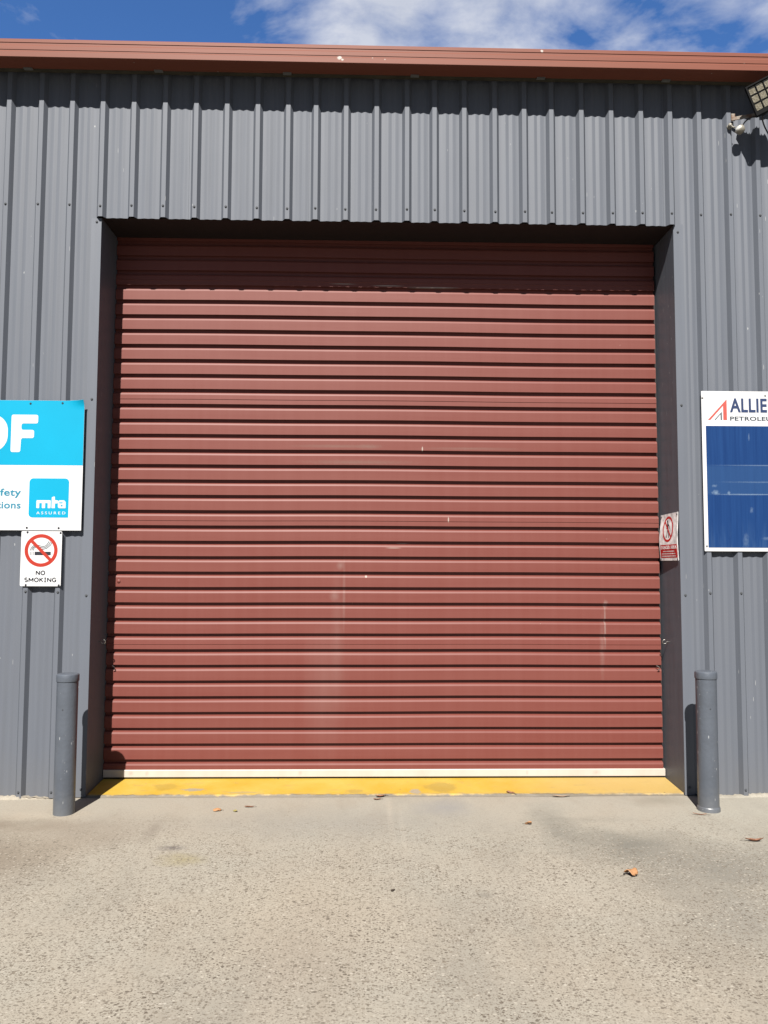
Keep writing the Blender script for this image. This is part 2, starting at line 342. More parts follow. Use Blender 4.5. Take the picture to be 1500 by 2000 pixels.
# ------------------------------------------------------------------ helpers: meshes
class MB:
    def __init__(s): s.v = []; s.f = []
    def add(s, vs, fs, mt=None):
        b = len(s.v); s.v += [tuple(mt @ Vector(v)) if mt else tuple(v) for v in vs]; s.f += [tuple(b+i for i in f) for f in fs]; return s
    def box(s, x0, x1, y0, y1, z0, z1, mt=None):
        vs = [(x, y, z) for x in (x0, x1) for y in (y0, y1) for z in (z0, z1)]
        return s.add(vs, [(0, 1, 3, 2), (4, 6, 7, 5), (0, 4, 5, 1), (2, 3, 7, 6), (0, 2, 6, 4), (1, 5, 7, 3)], mt)
    def sheet(s, prof, axis, ts):
        """open profile swept along an axis ('x' or 'z'); prof holds the other two coordinates"""
        vs = []; n = len(prof); fs = []
        for t in ts:
            for (a, b) in prof: vs.append((t, a, b) if axis == 'x' else (a, b, t))
        for j in range(len(ts)-1):
            for i in range(n-1): fs.append((j*n+i, j*n+i+1, (j+1)*n+i+1, (j+1)*n+i))
        return s.add(vs, fs)
    def lathe(s, prof, n=40, mt=None, cap=True):
        vs = []; fs = []; k = len(prof)
        for (r, z) in prof:
            for i in range(n):
                a = 2*math.pi*i/n; vs.append((r*math.cos(a), r*math.sin(a), z))
        for j in range(k-1):
            for i in range(n): fs.append((j*n+i, j*n+(i+1) % n, (j+1)*n+(i+1) % n, (j+1)*n+i))
        if cap: fs += [tuple(range(n))[::-1], tuple((k-1)*n+i for i in range(n))]
        return s.add(vs, fs, mt)
    def tube(s, pts, r, n=10):
        pts = [Vector(p) for p in pts]; vs = []; fs = []; up = None
        for i, p in enumerate(pts):
            d = (pts[min(i+1, len(pts)-1)]-pts[max(i-1, 0)]).normalized()
            if up is None: up = d.orthogonal().normalized()
            up = (up-d*up.dot(d)).normalized(); q = d.cross(up)
            for k in range(n):
                a = 2*math.pi*k/n; vs.append(p+r*(math.cos(a)*up+math.sin(a)*q))
        for i in range(len(pts)-1):
            for k in range(n): fs.append((i*n+k, i*n+(k+1) % n, (i+1)*n+(k+1) % n, (i+1)*n+k))
        fs += [tuple(range(n))[::-1], tuple((len(pts)-1)*n+k for k in range(n))]
        return s.add(vs, fs)
    def plate(s, loops, fn, d0, d1):
        """flat shape with holes and a little thickness; fn(u, v, depth) gives the point, depth grows towards the viewer"""
        flat = [p for lp in loops for p in lp]
        tris = tessellate_polygon([[Vector((p[0], p[1], 0)) for p in lp] for lp in loops])
        n = len(flat); vs = [fn(u, v, d1) for u, v in flat]+[fn(u, v, d0) for u, v in flat]; fs = []
        for t in tris:
            a, b, c = (Vector(flat[i]) for i in t)
            t = tuple(t) if (b-a).cross(c-a) > 0 else tuple(t)[::-1]
            fs.append(t)
        o = 0
        for lp in loops:
            k = len(lp)
            for i in range(k):
                a, b = o+i, o+(i+1) % k; fs.append((a, b, n+b, n+a))
            o += k
        return s.add(vs, fs)
    def build(s, name, mat, parent=None, smooth=None, merge=True):
        me = bpy.data.meshes.new(name); me.from_pydata(s.v, [], s.f); me.update()
        bm = bmesh.new(); bm.from_mesh(me)
        if merge: bmesh.ops.remove_doubles(bm, verts=bm.verts, dist=1e-5)
        bmesh.ops.recalc_face_normals(bm, faces=bm.faces); bm.to_mesh(me); bm.free()
        me.materials.append(mat)
        if smooth is not None:
            for p in me.polygons: p.use_smooth = True
            me.set_sharp_from_angle(angle=R(smooth))
        o = bpy.data.objects.new(name, me); C.objects.link(o)
        if parent: o.parent = parent
        return o

def bevel(o, w, seg=2):
    md = o.modifiers.new('bevel', 'BEVEL'); md.width = w; md.segments = seg; md.limit_method = 'ANGLE'; return o
def tag(o, label=None, cat=None, group=None, kind=None):
    for k, v in (('label', label), ('category', cat), ('group', group), ('kind', kind)):
        if v: o[k] = v
    return o
def thing(name, label, cat, loc=(0, 0, 0), group=None):
    o = bpy.data.objects.new(name, None); C.objects.link(o); o.location = loc; o.empty_display_size = .1
    return tag(o, label, cat, group)
def copy_part(o, parent, loc=None):
    c = o.copy(); C.objects.link(c); c.parent = parent
    if loc is not None: c.location = loc
    return c
def rnd_rect(x0, x1, z0, z1, r, n=5):
    rs = r if isinstance(r, (tuple, list)) else (r,)*4      # order: bottom-left, bottom-right, top-right, top-left
    out = []
    for (cx, cz, sx, sz, a0, q) in ((x0, z0, 1, 1, 180, rs[0]), (x1, z0, -1, 1, 270, rs[1]), (x1, z1, -1, -1, 0, rs[2]), (x0, z1, 1, -1, 90, rs[3])):
        if q <= 0: out.append((cx, cz)); continue
        for i in range(n+1):
            a = R(a0+90*i/n); out.append((cx+sx*q+q*math.cos(a), cz+sz*q+q*math.sin(a)))
    return out
def circ(cx, cz, r, n=48): return [(cx+r*math.cos(2*math.pi*i/n), cz+r*math.sin(2*math.pi*i/n)) for i in range(n)]
def soften(pts, r, n=4):
    """round every corner of a polygon"""
    out = []; k = len(pts)
    for i in range(k):
        p = Vector(pts[i]); a = Vector(pts[i-1])-p; b = Vector(pts[(i+1) % k])-p
        q = min(r, a.length*.48, b.length*.48); s, e = p+a.normalized()*q, p+b.normalized()*q
        for j in range(n+1):
            t = j/n; out.append(tuple((1-t)**2*s+2*t*(1-t)*p+t*t*e))
    return out
def stroke(pts, w):
    """a bent line of even width as one polygon"""
    pts = [Vector(p) for p in pts]; L = []; Rr = []
    for i, p in enumerate(pts):
        d = (pts[min(i+1, len(pts)-1)]-pts[max(i-1, 0)]).normalized(); nn = Vector((-d.y, d.x))*w/2
        L.append(tuple(p+nn)); Rr.append(tuple(p-nn))
    return L+Rr[::-1]
def text(mb, s, x0, x1, z0, z1, fn, d0, d1, bold=0.0, spacing=1.0):
    """lettering stretched to fill a box (z0 the baseline, z1 the top of the capitals)"""
    cu = bpy.data.curves.new('lettering', 'FONT'); cu.body = s; cu.offset = bold; cu.space_character = spacing; cu.resolution_u = 4; cu.extrude = 0.01
    o = bpy.data.objects.new('lettering', cu); C.objects.link(o)
    dg = bpy.context.evaluated_depsgraph_get(); me = bpy.data.meshes.new_from_object(o.evaluated_get(dg))
    xs = [v.co.x for v in me.vertices]; a, b = min(xs), max(xs)
    ref = bpy.data.curves.new('ref', 'FONT'); ref.body = 'H'; ro = bpy.data.objects.new('ref', ref); C.objects.link(ro)
    dg.update(); rm = bpy.data.meshes.new_from_object(ro.evaluated_get(dg)); hh = max(v.co.y for v in rm.vertices)
    vs = [fn(x0+(v.co.x-a)/(b-a)*(x1-x0), z0+v.co.y/hh*(z1-z0), d1 if v.co.z > 0 else d0) for v in me.vertices]
    mb.add(vs, [tuple(p.vertices) for p in me.polygons])
    for q, dd, mm in ((o, cu, me), (ro, ref, rm)):
        bpy.data.objects.remove(q); bpy.data.curves.remove(dd); bpy.data.meshes.remove(mm)

# ------------------------------------------------------------------ the ground and the sill
gm = MB(); gs = 400.0; RY = -6.6
gm.add([(-gs, -gs, 0), (gs, -gs, 0), (gs, gs, 0), (-gs, gs, 0)], [(0, 1, 2, 3)])
rm = MB(); rm.box(-gs, gs, -60, RY, -.02, .004)
tag(rm.build('added_road', plain('dark asphalt', (0.13, 0.13, 0.135), .85, .2, var=.2, scale=60, grain=.3)), 'unseen dark asphalt added behind the viewer to cut ground bounce', 'added_road', kind='structure')  # out of view; added dark so less ground light bounces into the shade
tag(gm.build('ground', M['ground']), 'pale exposed aggregate concrete yard in front of the shed', 'ground', kind='structure')

random.seed(5)
sm = MB(); nx = 120; rows = []
for i in range(nx+1):
    x = -1.797+3.594*i/nx
    e = 0.004*math.sin(x*5.1)+random.uniform(-.004, .004)-(.006 if abs(x-1.0) < .12 else 0)
    rows.append([(x, -.004+e, 0.001), (x, .006+e, .013+random.uniform(-.002, .002)), (x, .10, .0185), (x, .22, .025), (x, .36, .032)])
vs = [p for r_ in rows for p in r_]; k = 5
sm.add(vs, [(i*k+j, (i+1)*k+j, (i+1)*k+j+1, i*k+j+1) for i in range(nx) for j in range(k-1)])
tag(sm.build('door_sill', M['yellow'], smooth=40), 'worn yellow painted concrete sill under the roller door', 'sill', kind='structure')

random.seed(21)
for xa, xb in ((-6.5, -1.862), (1.866, 6.5)):
    em = MB(); n_ = int((xb-xa)/.012); vs = []
    for i in range(n_+1):
        x = xa+(xb-xa)*i/n_; w_ = .040+.012*math.sin(x*7)+random.uniform(-.006, .006); h_ = .010+.005*math.sin(x*11+1)+random.uniform(-.004, .004)
        vs += [(x, -w_, -.001), (x, -w_*.8, h_*.5), (x, -.028, h_), (x, .02, h_)]
    em.add(vs, [(i*4+j, (i+1)*4+j, (i+1)*4+j+1, i*4+j+1) for i in range(n_) for j in range(3)])
    tag(em.build('concrete_edge', M['ground'], smooth=60), 'ragged concrete lip along the foot of the cladding', 'ground', kind='structure')

# ------------------------------------------------------------------ the shed
shed = thing('metal_shed', 'grey ribbed metal shed with red gutter and big roller door', 'building')
X0, X1, ZT = -6.5, 6.5, 4.50
OP = 1.80; ZL = 3.545
meas = [-2.385, -2.185, -1.993, -1.803, -1.61, -1.415, -1.221, -1.028, -0.835, -0.644, -0.469, -0.279, -0.086, 0.106, 0.28, 0.469, 0.662, 0.85, 1.024, 1.216, 1.407, 1.598, 1.785, 1.972, 2.164, 2.347]
ribs = [-2.385-.19*i for i in range(1, 21)][::-1]+meas+[2.347+.19*i for i in range(1, 21)]
RT, RB, RH = .0135, .0305, .029
def ribprof(xs, xa, xb, minor=.0048):
    pr = [(xa, 0)]
    prev = xa
    def pan(a, b):
        w = b-a
        if w < .08: return []
        out = []
        for c in (a+w*.33, a+w*.67):
            out += [(c+.026*q, -minor*(.5+.5*math.cos(math.pi*q))) for q in (-1, -.6, -.3, 0, .3, .6, 1)]
        return out
    for x in xs:
        pr += pan(prev, x-RB)
        if x-RB > xa+1e-4: pr.append((x-RB, 0))
        if x-RT > xa: pr.append((x-RT, -RH))
        pr += [(x+RT, -RH)]
        if x+RB < xb-1e-4: pr.append((x+RB, 0))
        prev = x+RB
    if prev < xb: pr += pan(prev, xb); pr.append((xb, 0))
    return pr
screw_bm = MB(); my = Matrix.Rotation(R(90), 4, 'X')
screw_bm.lathe([(.0085, 0), (.0085, .0012), (.0052, .002), (.0052, .0058), (.0042, .0066)], 8, my)
screw_src = None
def add_screw(parent, x, y, z):
    global screw_src
    if screw_src is None:
        screw_src = screw_bm.build('screw', M['screw'], parent); screw_src.location = (x, y, z)
    else: copy_part(screw_src, parent, (x, y, z))
def lapped(prof, z0, z1): return MB().sheet(prof, 'z', [z0, z0+(z1-z0)*.25, z0+(z1-z0)*.5, z0+(z1-z0)*.75, z1])
left_r = [x for x in ribs if x < -1.9]; mid_r = [x for x in ribs if -1.9 < x < 1.9]; right_r = [x for x in ribs if x > 1.9]
wl = lapped(ribprof(left_r, X0, -1.8505), .006, ZT).build('wall_cladding', M['wall'], shed, 14)
wr = lapped(ribprof(right_r, 1.8435, X1), .004, ZT).build('wall_cladding', M['wall'], shed, 14)
wt = lapped(ribprof(mid_r, -1.8505, 1.8435), ZL, ZT).build('wall_cladding', M['wall'], shed, 14)
for x in (-1.221, -.469, .28, 1.024, 1.785):     # the edge of each overlapping sheet
    q = bmesh.new(); q.from_mesh(wt.data); lp = MB().box(x-RB-.013, x-RB-.0125, -.0022, .0, ZL-.001, ZT)
    vv = [q.verts.new(p) for p in lp.v]
    for f in lp.f: q.faces.new([vv[i] for i in f])
    q.to_mesh(wt.data); q.free()
# rows of roofing screws on the ribs
for w_, rr in ((wl, left_r), (wr, right_r), (wt, mid_r)):
    for x in rr:
        if abs(x) > 2.9: continue
        add_screw(w_, x+random.uniform(-.003, .003), -RH, 3.614+random.uniform(-.004, .004))
        if w_ is not wt:
            add_screw(w_, x+.002, -RH, 1.222+random.uniform(-.004, .004))
            add_screw(w_, x-.002, -RH, .04)
# jamb flashings: a flange on the face and a return into the opening
for s in (-1, 1):
    j = MB()
    xe = 1.862
    a, b = sorted((s*OP, s*xe)); j.box(a, b, -.0055, -.001, .004, 3.556 if s > 0 else ZL-.002)
    a, b = sorted((s*OP, s*(OP+.004))); j.box(a, b, -.001, .345, .002, ZL+.001)
    jo = j.build('jamb', M['flange'], shed)
    for z in ((3.518, 2.399, 1.198, .05) if s < 0 else (3.505, 2.393, 1.21, .05)):
        add_screw(jo, s*1.829, -.0055, z)
    # open hook screwed into the jamb
    hk = MB(); y0 = .172 if s < 0 else .215; z0 = .905
    pts = [(-s*0.0, 0, 0), (-s*.012, 0, 0)]+[(-s*(.024-.013*math.cos(R(q))), .004*math.sin(R(q)), -.013*math.sin(R(q))) for q in range(0, 290, 18)]
    hk.tube([(s*(OP-.0)+p[0], y0+p[1], z0+p[2]) for p in pts], .0028, 8)
    hk.build('hook', M['steel'], jo, 50)
# lining above the door
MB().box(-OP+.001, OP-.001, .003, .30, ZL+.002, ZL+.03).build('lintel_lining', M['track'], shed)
# door
PITCH_, Z0, YF, DP = .09935, 3.211, .303, .0205
door = None
prof = []
def slat(k):
    zt = Z0-k*PITCH_; lap = (k % 8 == 7)
    p = [(YF+DP, zt), (YF+.0042, zt-.0075), (YF, zt-.0185)]
    if lap: p += [(YF-.0005, zt-.044), (YF-.0022, zt-.0448), (YF-.0022, zt-.0472), (YF+.0006, zt-.0492)]
    p += [(YF, zt-.0782), (YF+.0010, zt-.0789), (YF+.003, zt-.0782), (YF+DP, zt-.0700)]
    return p
for k_ in range(-4, 32):
    prof += [q for q in slat(k_) if q[1] > .085]
prof.append((YF, .086))
random.seed(9)
xs = [-1.798+(1.785+1.798)*i/60 for i in range(61)]
dm = MB(); n = len(prof); vs = []
for i, x in enumerate(xs):
    for (y, z) in prof:
        sag = .0016*math.sin(x*1.7+z*.9)+.0008*math.sin(x*4.3-z*2.1)
        fade = min(1, max(0, (z-.09)/.3))
        vs.append((x, y+.0012*math.sin(x*2.3+z*3.7)*fade, z+sag*fade))
dm.add(vs, [(i*n+j, i*n+j+1, (i+1)*n+j+1, (i+1)*n+j) for i in range(60) for j in range(n-1)])
door = dm.build('roller_door', M['door'], shed)
bevel(MB().box(-1.7965, 1.7965, YF-.008, YF+.03, .0405, .0875).build('bottom_rail', M['rail'], door), .004)
MB().box(-1.795, 1.795, YF+.004, YF+.02, .026, .040).build('rubber_seal', M['dark'], door)
for s in (-1, 1):
    a, b = sorted((s*1.7975, s*1.70)); MB().box(a, b, YF+.026, YF+.05, .034, 3.56).build('guide_channel', M['track'], shed)
    la = MB(); x = s*1.752; la.tube([(x, YF-.002, .742), (x, YF-.016, .742), (x+.012, YF-.018, .736), (x+.016, YF-.016, .722), (x+.006, YF-.012, .716)], .003, 8)
    la.build('door_latch', M['steel'] if s > 0 else M['track'], door, 50)
    rv = MB().lathe([(.011, 0), (.011, .003), (.006, .006)], 16, Matrix.Translation((s*1.73, YF, 1.279)) @ my)
    if s < 0: rv.build('rivet', M['door'], door, 40)
# gutter: grooved red box gutter in front of the eave
gy, gz0, gz1 = -.190, 4.456, 4.577
H = gz1-gz0
gp = [(-.080, gz0+.004), (-.084, gz0-.001), (gy-.004, gz0), (gy-.008, gz0+.003),
      (gy-.008, gz0+H*.29), (gy-.0045, gz0+H*.335), (gy-.0045, gz0+H*.375), (gy+.004, gz0+H*.38), (gy+.004, gz0+H*.40), (gy-.0055, gz0+H*.405),
      (gy-.0055, gz0+H*.61), (gy-.002, gz0+H*.66), (gy-.002, gz0+H*.70), (gy-.002, gz0+H*.755), (gy+.006, gz0+H*.76), (gy+.006, gz0+H*.785), (gy-.0035, gz0+H*.79),
      (gy-.0035, gz0+H*.955), (gy-.0005, gz0+H*.985), (gy+.006, gz1), (gy+.013, gz1-.002), (gy+.015, gz1-.012), (gy+.006, gz1-.03),
      (gy+.006, gz0+.014), (-.09, gz0+.012), (-.080, gz0+.012), (-.080, gz0+.004)]
gx = [X0-.1+(X1-X0+.2)*i/40 for i in range(41)]
gm2 = MB().sheet(gp, 'x', gx)
gut = gm2.build('gutter', M['gutter'], shed, merge=True)
for x in (-3.05, -2.25, -1.447, -.648, .151, .946, 1.742, 2.54, 3.34):
    b = MB().box(x-.026, x+.026, -.098, -.074, gz0-.0065, gz0-.0015); b.box(x-.026, x+.022, -.0785, -.0745, gz0-.0015, gz0+.02)
    b.build('gutter_bracket', M['zinc'], gut)
MB().box(X0, X1, -.072, -.034, 4.462, 4.545).build('fascia_board', M['eave'], shed)
# roof, sides and back
MB().add([(X0-.15, -.18, 4.562), (X1+.15, -.18, 4.562), (X1+.15, 9, 5.3), (X0-.15, 9, 5.3), (X0-.15, -.18, 4.55), (X1+.15, -.18, 4.55), (X1+.15, 9, 5.28), (X0-.15, 9, 5.28)],
         [(0, 1, 2, 3), (7, 6, 5, 4), (0, 4, 5, 1), (1, 5, 6, 2), (2, 6, 7, 3), (3, 7, 4, 0)]).build('roof', M['roof'], shed)
for x in (X0, X1-.03):
    MB().add([(x, .002, 0), (x+.03, .002, 0), (x+.03, 9, 0), (x, 9, 0), (x, .002, 4.55), (x+.03, .002, 4.55), (x+.03, 9, 5.25), (x, 9, 5.25)],
             [(0, 1, 2, 3), (4, 5, 6, 7), (0, 1, 5, 4), (1, 2, 6, 5), (2, 3, 7, 6), (3, 0, 4, 7)]).build('side_wall', M['wall'], shed)
MB().box(X0, X1, 9.002, 9.03, 0, 5.25).build('rear_wall', M['wall'], shed)

# ------------------------------------------------------------------ bollards
def bollard(x, y, h, label, ring):
    b = thing('bollard', label, 'bollard', (x, y, 0), 'steel bollards guarding the roller door')
    MB().lathe([(.0578, -.02), (.0578, .1), (.0576, .4), (.0578, h-.045)], 48).build('post', M['bollard'], b, 30)
    MB().lathe([(.0560, h-.046), (.0560, h-.0425), (.0612, h-.042), (.0618, h-.038), (.0618, h-.012), (.0605, h-.006), (.056, h-.0015), (.04, h+.0015), (.02, h+.003)], 48).build('cap', M['bollard'], b, 30)
    if ring: MB().lathe([(.0579, -.01), (.0628, -.01), (.0625, .018), (.0600, .024), (.0579, .026)], 48, cap=False).build('base_ring', M['bollard'], b, 30)
    return b
bollard(-1.818, -.300, .772, 'grey steel bollard left of the roller door, below the no smoking sign', False)
bollard(1.823, -.288, .786, 'grey steel bollard right of the roller door with a collar at its foot', True)

# ------------------------------------------------------------------ signs on the wall
front = lambda y: (lambda u, v, d: (u, y-d, v))
def dots(parent, pts, y, mat):
    src = None
    for (x, z) in pts:
        if src is None:
            src = MB().lathe([(.0065, 0), (.0065, .001), (.0045, .003)], 10, my).build('screw', mat, parent); src.location = (x, y, z)
        else: copy_part(src, parent, (x, y, z))

# big cyan and white board
YS = -.0335; F = front(YS)
ws = thing('warrant_sign', 'cyan and white board with big white letters left of the door', 'sign')
x0, x1, z0, z1 = -3.06, -1.861, 1.590, 2.382
def curl(u, v, d):
    t = max(0, (u-(x1-.11))/.11)*max(0, (v-(z1-.045))/.045)
    return (u, YS-d-.022*t*t, v+.004*t)
def grid_plate(xa, xb, za, zb, d0, d1, nx_, nz_, fn):
    mb = MB(); us = [xa+(xb-xa)*i/nx_ for i in range(nx_+1)]; vs_ = [za+(zb-za)*i/nz_ for i in range(nz_+1)]
    for d in (d0, d1):
        mb.add([fn(u, v, d) for u in us for v in vs_], [(i*(nz_+1)+j, (i+1)*(nz_+1)+j, (i+1)*(nz_+1)+j+1, i*(nz_+1)+j+1) for i in range(nx_) for j in range(nz_)])
    loop = [(u, za) for u in us]+[(xb, v) for v in vs_[1:]]+[(u, zb) for u in us[::-1][1:]]+[(xa, v) for v in vs_[::-1][1:-1]]
    q = len(loop); mb.add([fn(u, v, d0) for u, v in loop]+[fn(u, v, d1) for u, v in loop], [(i, (i+1) % q, q+(i+1) % q, q+i) for i in range(q)])
    return mb
grid_plate(x0, x1, z0, z1, 0, .003, 48, 40, curl).build('board', M['white'], ws, 40)
grid_plate(x0+.0005, x1-.0005, 1.985, z1-.0005, .0031, .0036, 48, 20, curl).build('cyan_panel', M['cyan'], ws, 40)
lt = MB(); D0, D1 = .0037, .0045
zb_, zt_ = 2.064, 2.293
lt.plate([rnd_rect(-2.535, -2.318, zb_, zt_, .098, 10), rnd_rect(-2.478, -2.375, zb_+.058, zt_-.058, .045, 8)[::-1]], F, D0, D1)
fx, fr = -2.298, -2.138
lt.plate([soften([(fx, zb_), (fx+.058, zb_), (fx+.061, zb_+.086), (fr-.022, zb_+.086), (fr-.022, zb_+.136), (fx+.061, zb_+.136), (fx+.061, zt_-.053), (fr, zt_-.053), (fr, zt_), (fx, zt_)], .013)], F, D0, D1)
wx = -2.90
lt.plate([soften([(wx, zt_), (wx+.062, zt_), (wx+.10, zb_+.10), (wx+.135, zt_), (wx+.195, zt_), (wx+.235, zb_+.10), (wx+.27, zt_), (wx+.332, zt_), (wx+.262, zb_), (wx+.205, zb_), (wx+.166, zb_+.13), (wx+.127, zb_), (wx+.068, zb_)], .013)], F, D0, D1)
lt.build('large_lettering', M['white'], ws)
for word, xa, zb in (('safety', -2.417, 1.799), ('inspections', -2.548, 1.722)):
    lt = MB(); text(lt, word, xa, -2.226, zb, zb+.041, F, .0031, .0038, .022, 1.05); lt.build('small_lettering', M['teal'], ws)
bd = MB().plate([rnd_rect(-2.178, -1.940, 1.667, 1.905, (.024, .002, .024, .024))], F, .0031, .0037).build('badge', M['cyan'], ws)
lt = MB()
mz0, mz1 = 1.724, 1.772
def arch(xa, xb, slots, r=.012, top=mz1):
    pts = [(xa, mz0)]
    for (sa, sb) in slots: pts += [(sa, mz0), (sa, top-.017), (sb, top-.017), (sb, mz0)]
    return pts+[(xb, mz0), (xb, top), (xa, top)]
lt.plate([soften(arch(-2.132, -2.047, [(-2.115, -2.099), (-2.080, -2.064)]), .005)], F, .0038, .0045)
lt.plate([soften([(-2.041, mz0), (-2.021, mz0), (-2.021, mz1-.019), (-2.004, mz1-.019), (-2.004, mz1), (-2.021, mz1), (-2.024, mz1+.024), (-2.041, mz1+.018)], .004)], F, .0038, .0045)
lt.plate([rnd_rect(-2.003, -1.957, mz0, mz1, (.012, .002, .016, .012)), rnd_rect(-1.987, -1.974, mz0+.010, mz0+.019, .003)[::-1]], F, .0046, .0050)
text(lt, 'ASSURED', -2.131, -1.957, 1.687, 1.703, F, .0038, .0045, .004, 1.55)
lt.build('badge_lettering', M['white'], bd)
lt = MB().plate([rnd_rect(-1.996, -1.9745, mz0+.029, mz0+.036, .002)], F, .0051, .0053); lt.build('letter_slot', M['cyan'], bd)
dots(ws, [(-2.187, 2.362), (-1.994, 2.366), (-2.385, 2.366), (-2.385, 1.607), (-2.185, 1.605), (-1.995, 1.604)], YS-.0037, M['ink'])

# no smoking sign
YN = -.0375; F = front(YN)
ns = thing('no_smoking_sign', 'small white sign with red crossed circle hung under the cyan board', 'sign')
MB().plate([rnd_rect(-2.2145, -1.972, 1.2545, 1.5845, .008)], F, 0, .0022).build('plate', M['white'], ns)
cx, cz = -2.094, 1.4685
mb = MB().plate([circ(cx, cz, .0985, 64), circ(cx, cz, .0775, 64)[::-1]], F, .0023, .0030)
d_ = Vector((1, -1)).normalized(); c_ = Vector((cx, cz))
mb.plate([stroke([c_-d_*.081, c_+d_*.081], .019)], F, .0031, .0036); mb.build('prohibition_circle', M['orange red'], ns)
mb = MB().box(-2.132, -2.036, YN-.0028, YN-.0023, 1.440, 1.461)
for i in range(3): mb.box(-2.158+i*.0085, -2.1555+i*.0085, YN-.0028, YN-.0023, 1.440, 1.461)
mb.build('cigarette', M['ink'], ns)
mb = MB()
for i in range(3):
    o_ = i*.0085
    p = [(-2.158+o_, 1.468), (-2.154+o_, 1.482), (-2.142+o_*.8, 1.496-o_*.5), (-2.122, 1.503-o_), (-2.100, 1.496-o_), (-2.082, 1.492-o_), (-2.066+o_*.4, 1.498-o_*.9), (-2.054+o_, 1.512-o_*.5), (-2.049+o_, 1.524-o_*.3)]
    mb.plate([stroke(p, .0040)], F, .0023, .0028)
mb.build('smoke_lines', M['slate'], ns)
def arc(cx_, cy_, rx, ry, a0, a1, n=14): return [(cx_+rx*math.cos(R(a0+(a1-a0)*i/n)), cy_+ry*math.sin(R(a0+(a1-a0)*i/n))) for i in range(n+1)]
CAPS = {'N': (.78, [[(0, 0), (0, 1)], [(0, 1), (.78, 0)], [(.78, 0), (.78, 1)]]), 'O': (.88, [arc(.44, .5, .44, .5, 0, 360, 26)]),
        'M': (.92, [[(0, 0), (0, 1)], [(0, 1), (.46, .25)], [(.46, .25), (.92, 1)], [(.92, 1), (.92, 0)]]), 'K': (.70, [[(0, 0), (0, 1)], [(0, .42), (.68, 1)], [(.22, .58), (.70, 0)]]),
        'I': (.40, [[(.2, 0), (.2, 1)], [(0, 1), (.4, 1)], [(0, 0), (.4, 0)]]), 'G': (.84, [arc(.44, .5, .44, .5, 45, 320, 20), [(.80, .12), (.80, .46)], [(.50, .46), (.84, .46)]]),
        'S': (.66, [arc(.33, .745, .31, .255, 40, 260, 12)+arc(.33, .25, .33, .25, 80, -140, 12)])}
mb = MB()
def caps(word, x0_, x1_, z0_, z1_, w):
    tot = sum(CAPS[c][0] for c in word)+.36*(len(word)-1); k_ = (x1_-x0_-w)/tot; x_ = x0_+w/2
    for c in word:
        for sg in CAPS[c][1]:
            mb.plate([stroke([(x_+a*k_, z0_+w/2+b*(z1_-z0_-w)) for a, b in sg], w)], F, .0023, .0028)
        x_ += (CAPS[c][0]+.36)*k_
caps('NO', -2.122, -2.065, 1.3195, 1.3485, .0064); caps('SMOKING', -2.189, -1.997, 1.2775, 1.3065, .0062)
mb.build('lettering', M['ink'], ns)
dots(ns, [(-2.178, 1.577), (-1.981, 1.574), (-2.179, 1.261), (-1.983, 1.260)], YN-.0022, M['ink'])

# petroleum sign
F = front(YS)
ps = thing('petroleum_sign', 'white board with blue lower panel and red and navy logo right of the door', 'sign')
MB().plate([rnd_rect(1.942, 2.86, 1.481, 2.478, .004)], F, 0, .003).build('board', M['white'], ps)
MB().plate([rnd_rect(1.966, 2.838, 1.503, 2.259, .001)], F, .0031, .0036).build('blue_panel', M['blue'], ps)
MB().plate([[(1.980, 2.296), (1.9955, 2.296), (2.0775, 2.386), (2.0775, 2.296), (2.1005, 2.296), (2.1005, 2.427)]], F, .0031, .0037).build('emblem', M['coral'], ps)
mb = MB().plate([[(2.021, 2.296), (2.0285, 2.296), (2.0605, 2.333), (2.0605, 2.296), (2.0685, 2.296), (2.0685, 2.348)]], F, .0031, .0037); mb.build('inner_emblem', M['slate'], ps)
mb = MB(); text(mb, 'ALLIED', 2.120, 2.424, 2.348, 2.4295, F, .0031, .0037, .030, 1.06); mb.build('large_lettering', M['navy'], ps)
mb = MB(); text(mb, 'PETROLEUM', 2.120, 2.424, 2.2935, 2.3175, F, .0031, .0037, .026, 1.06); mb.build('small_lettering', M['slate'], ps)
dots(ps, [(1.949, 2.434), (2.345, 2.452), (1.9555, 1.512), (2.345, 1.494), (2.70, 2.452)], YS-.0037, M['zinc'])

# danger sign on the right jamb, warped off the steel
dsn = thing('danger_sign', 'warped white and red danger area sign on the right door jamb', 'sign')
DW, DH = .276, .296
def fold(u, v, d):      # u from the door outwards, v up, d off the jamb
    t = v/DH; off = .003+.013*math.sin(math.pi*min(1, max(0, t*.9+.1)))**2*(1-.5*u/DW)+.003*(1-u/DW)+.008*(1-t)**3*(1-u/DW)
    tilt = .006*(u/DW)*t
    return (OP-off-d, .279-u, 1.424+v+tilt)
mb = grid_plate(0, DW, 0, DH, 0, .0018, 20, 24, fold); mb.build('plate', M['dull white'], dsn, 40)
mb = grid_plate(.014, DW-.014, .018, .100, .0019, .0022, 16, 8, fold); mb.build('red_panel', M['red'], dsn, 40)
def ringstrip(mb, cu_, cv_, ra, rb, d0, d1, n=48):
    for d in (d0, d1):
        mb.add([fold(cu_+r_*math.cos(2*math.pi*i/n), cv_+r_*math.sin(2*math.pi*i/n), d) for i in range(n) for r_ in (ra, rb)], [(2*i, 2*i+1, (2*i+3) % (2*n), (2*i+2) % (2*n)) for i in range(n)])
mb = MB(); cu_, cv_ = DW*.47, .198
ringstrip(mb, cu_, cv_, .067, .081, .0019, .0023)
k1 = 12; a_ = Vector((cu_-.05, cv_+.05)); b_ = Vector((cu_+.05, cv_-.05))
nn = Vector((1, 1)).normalized()*.0062
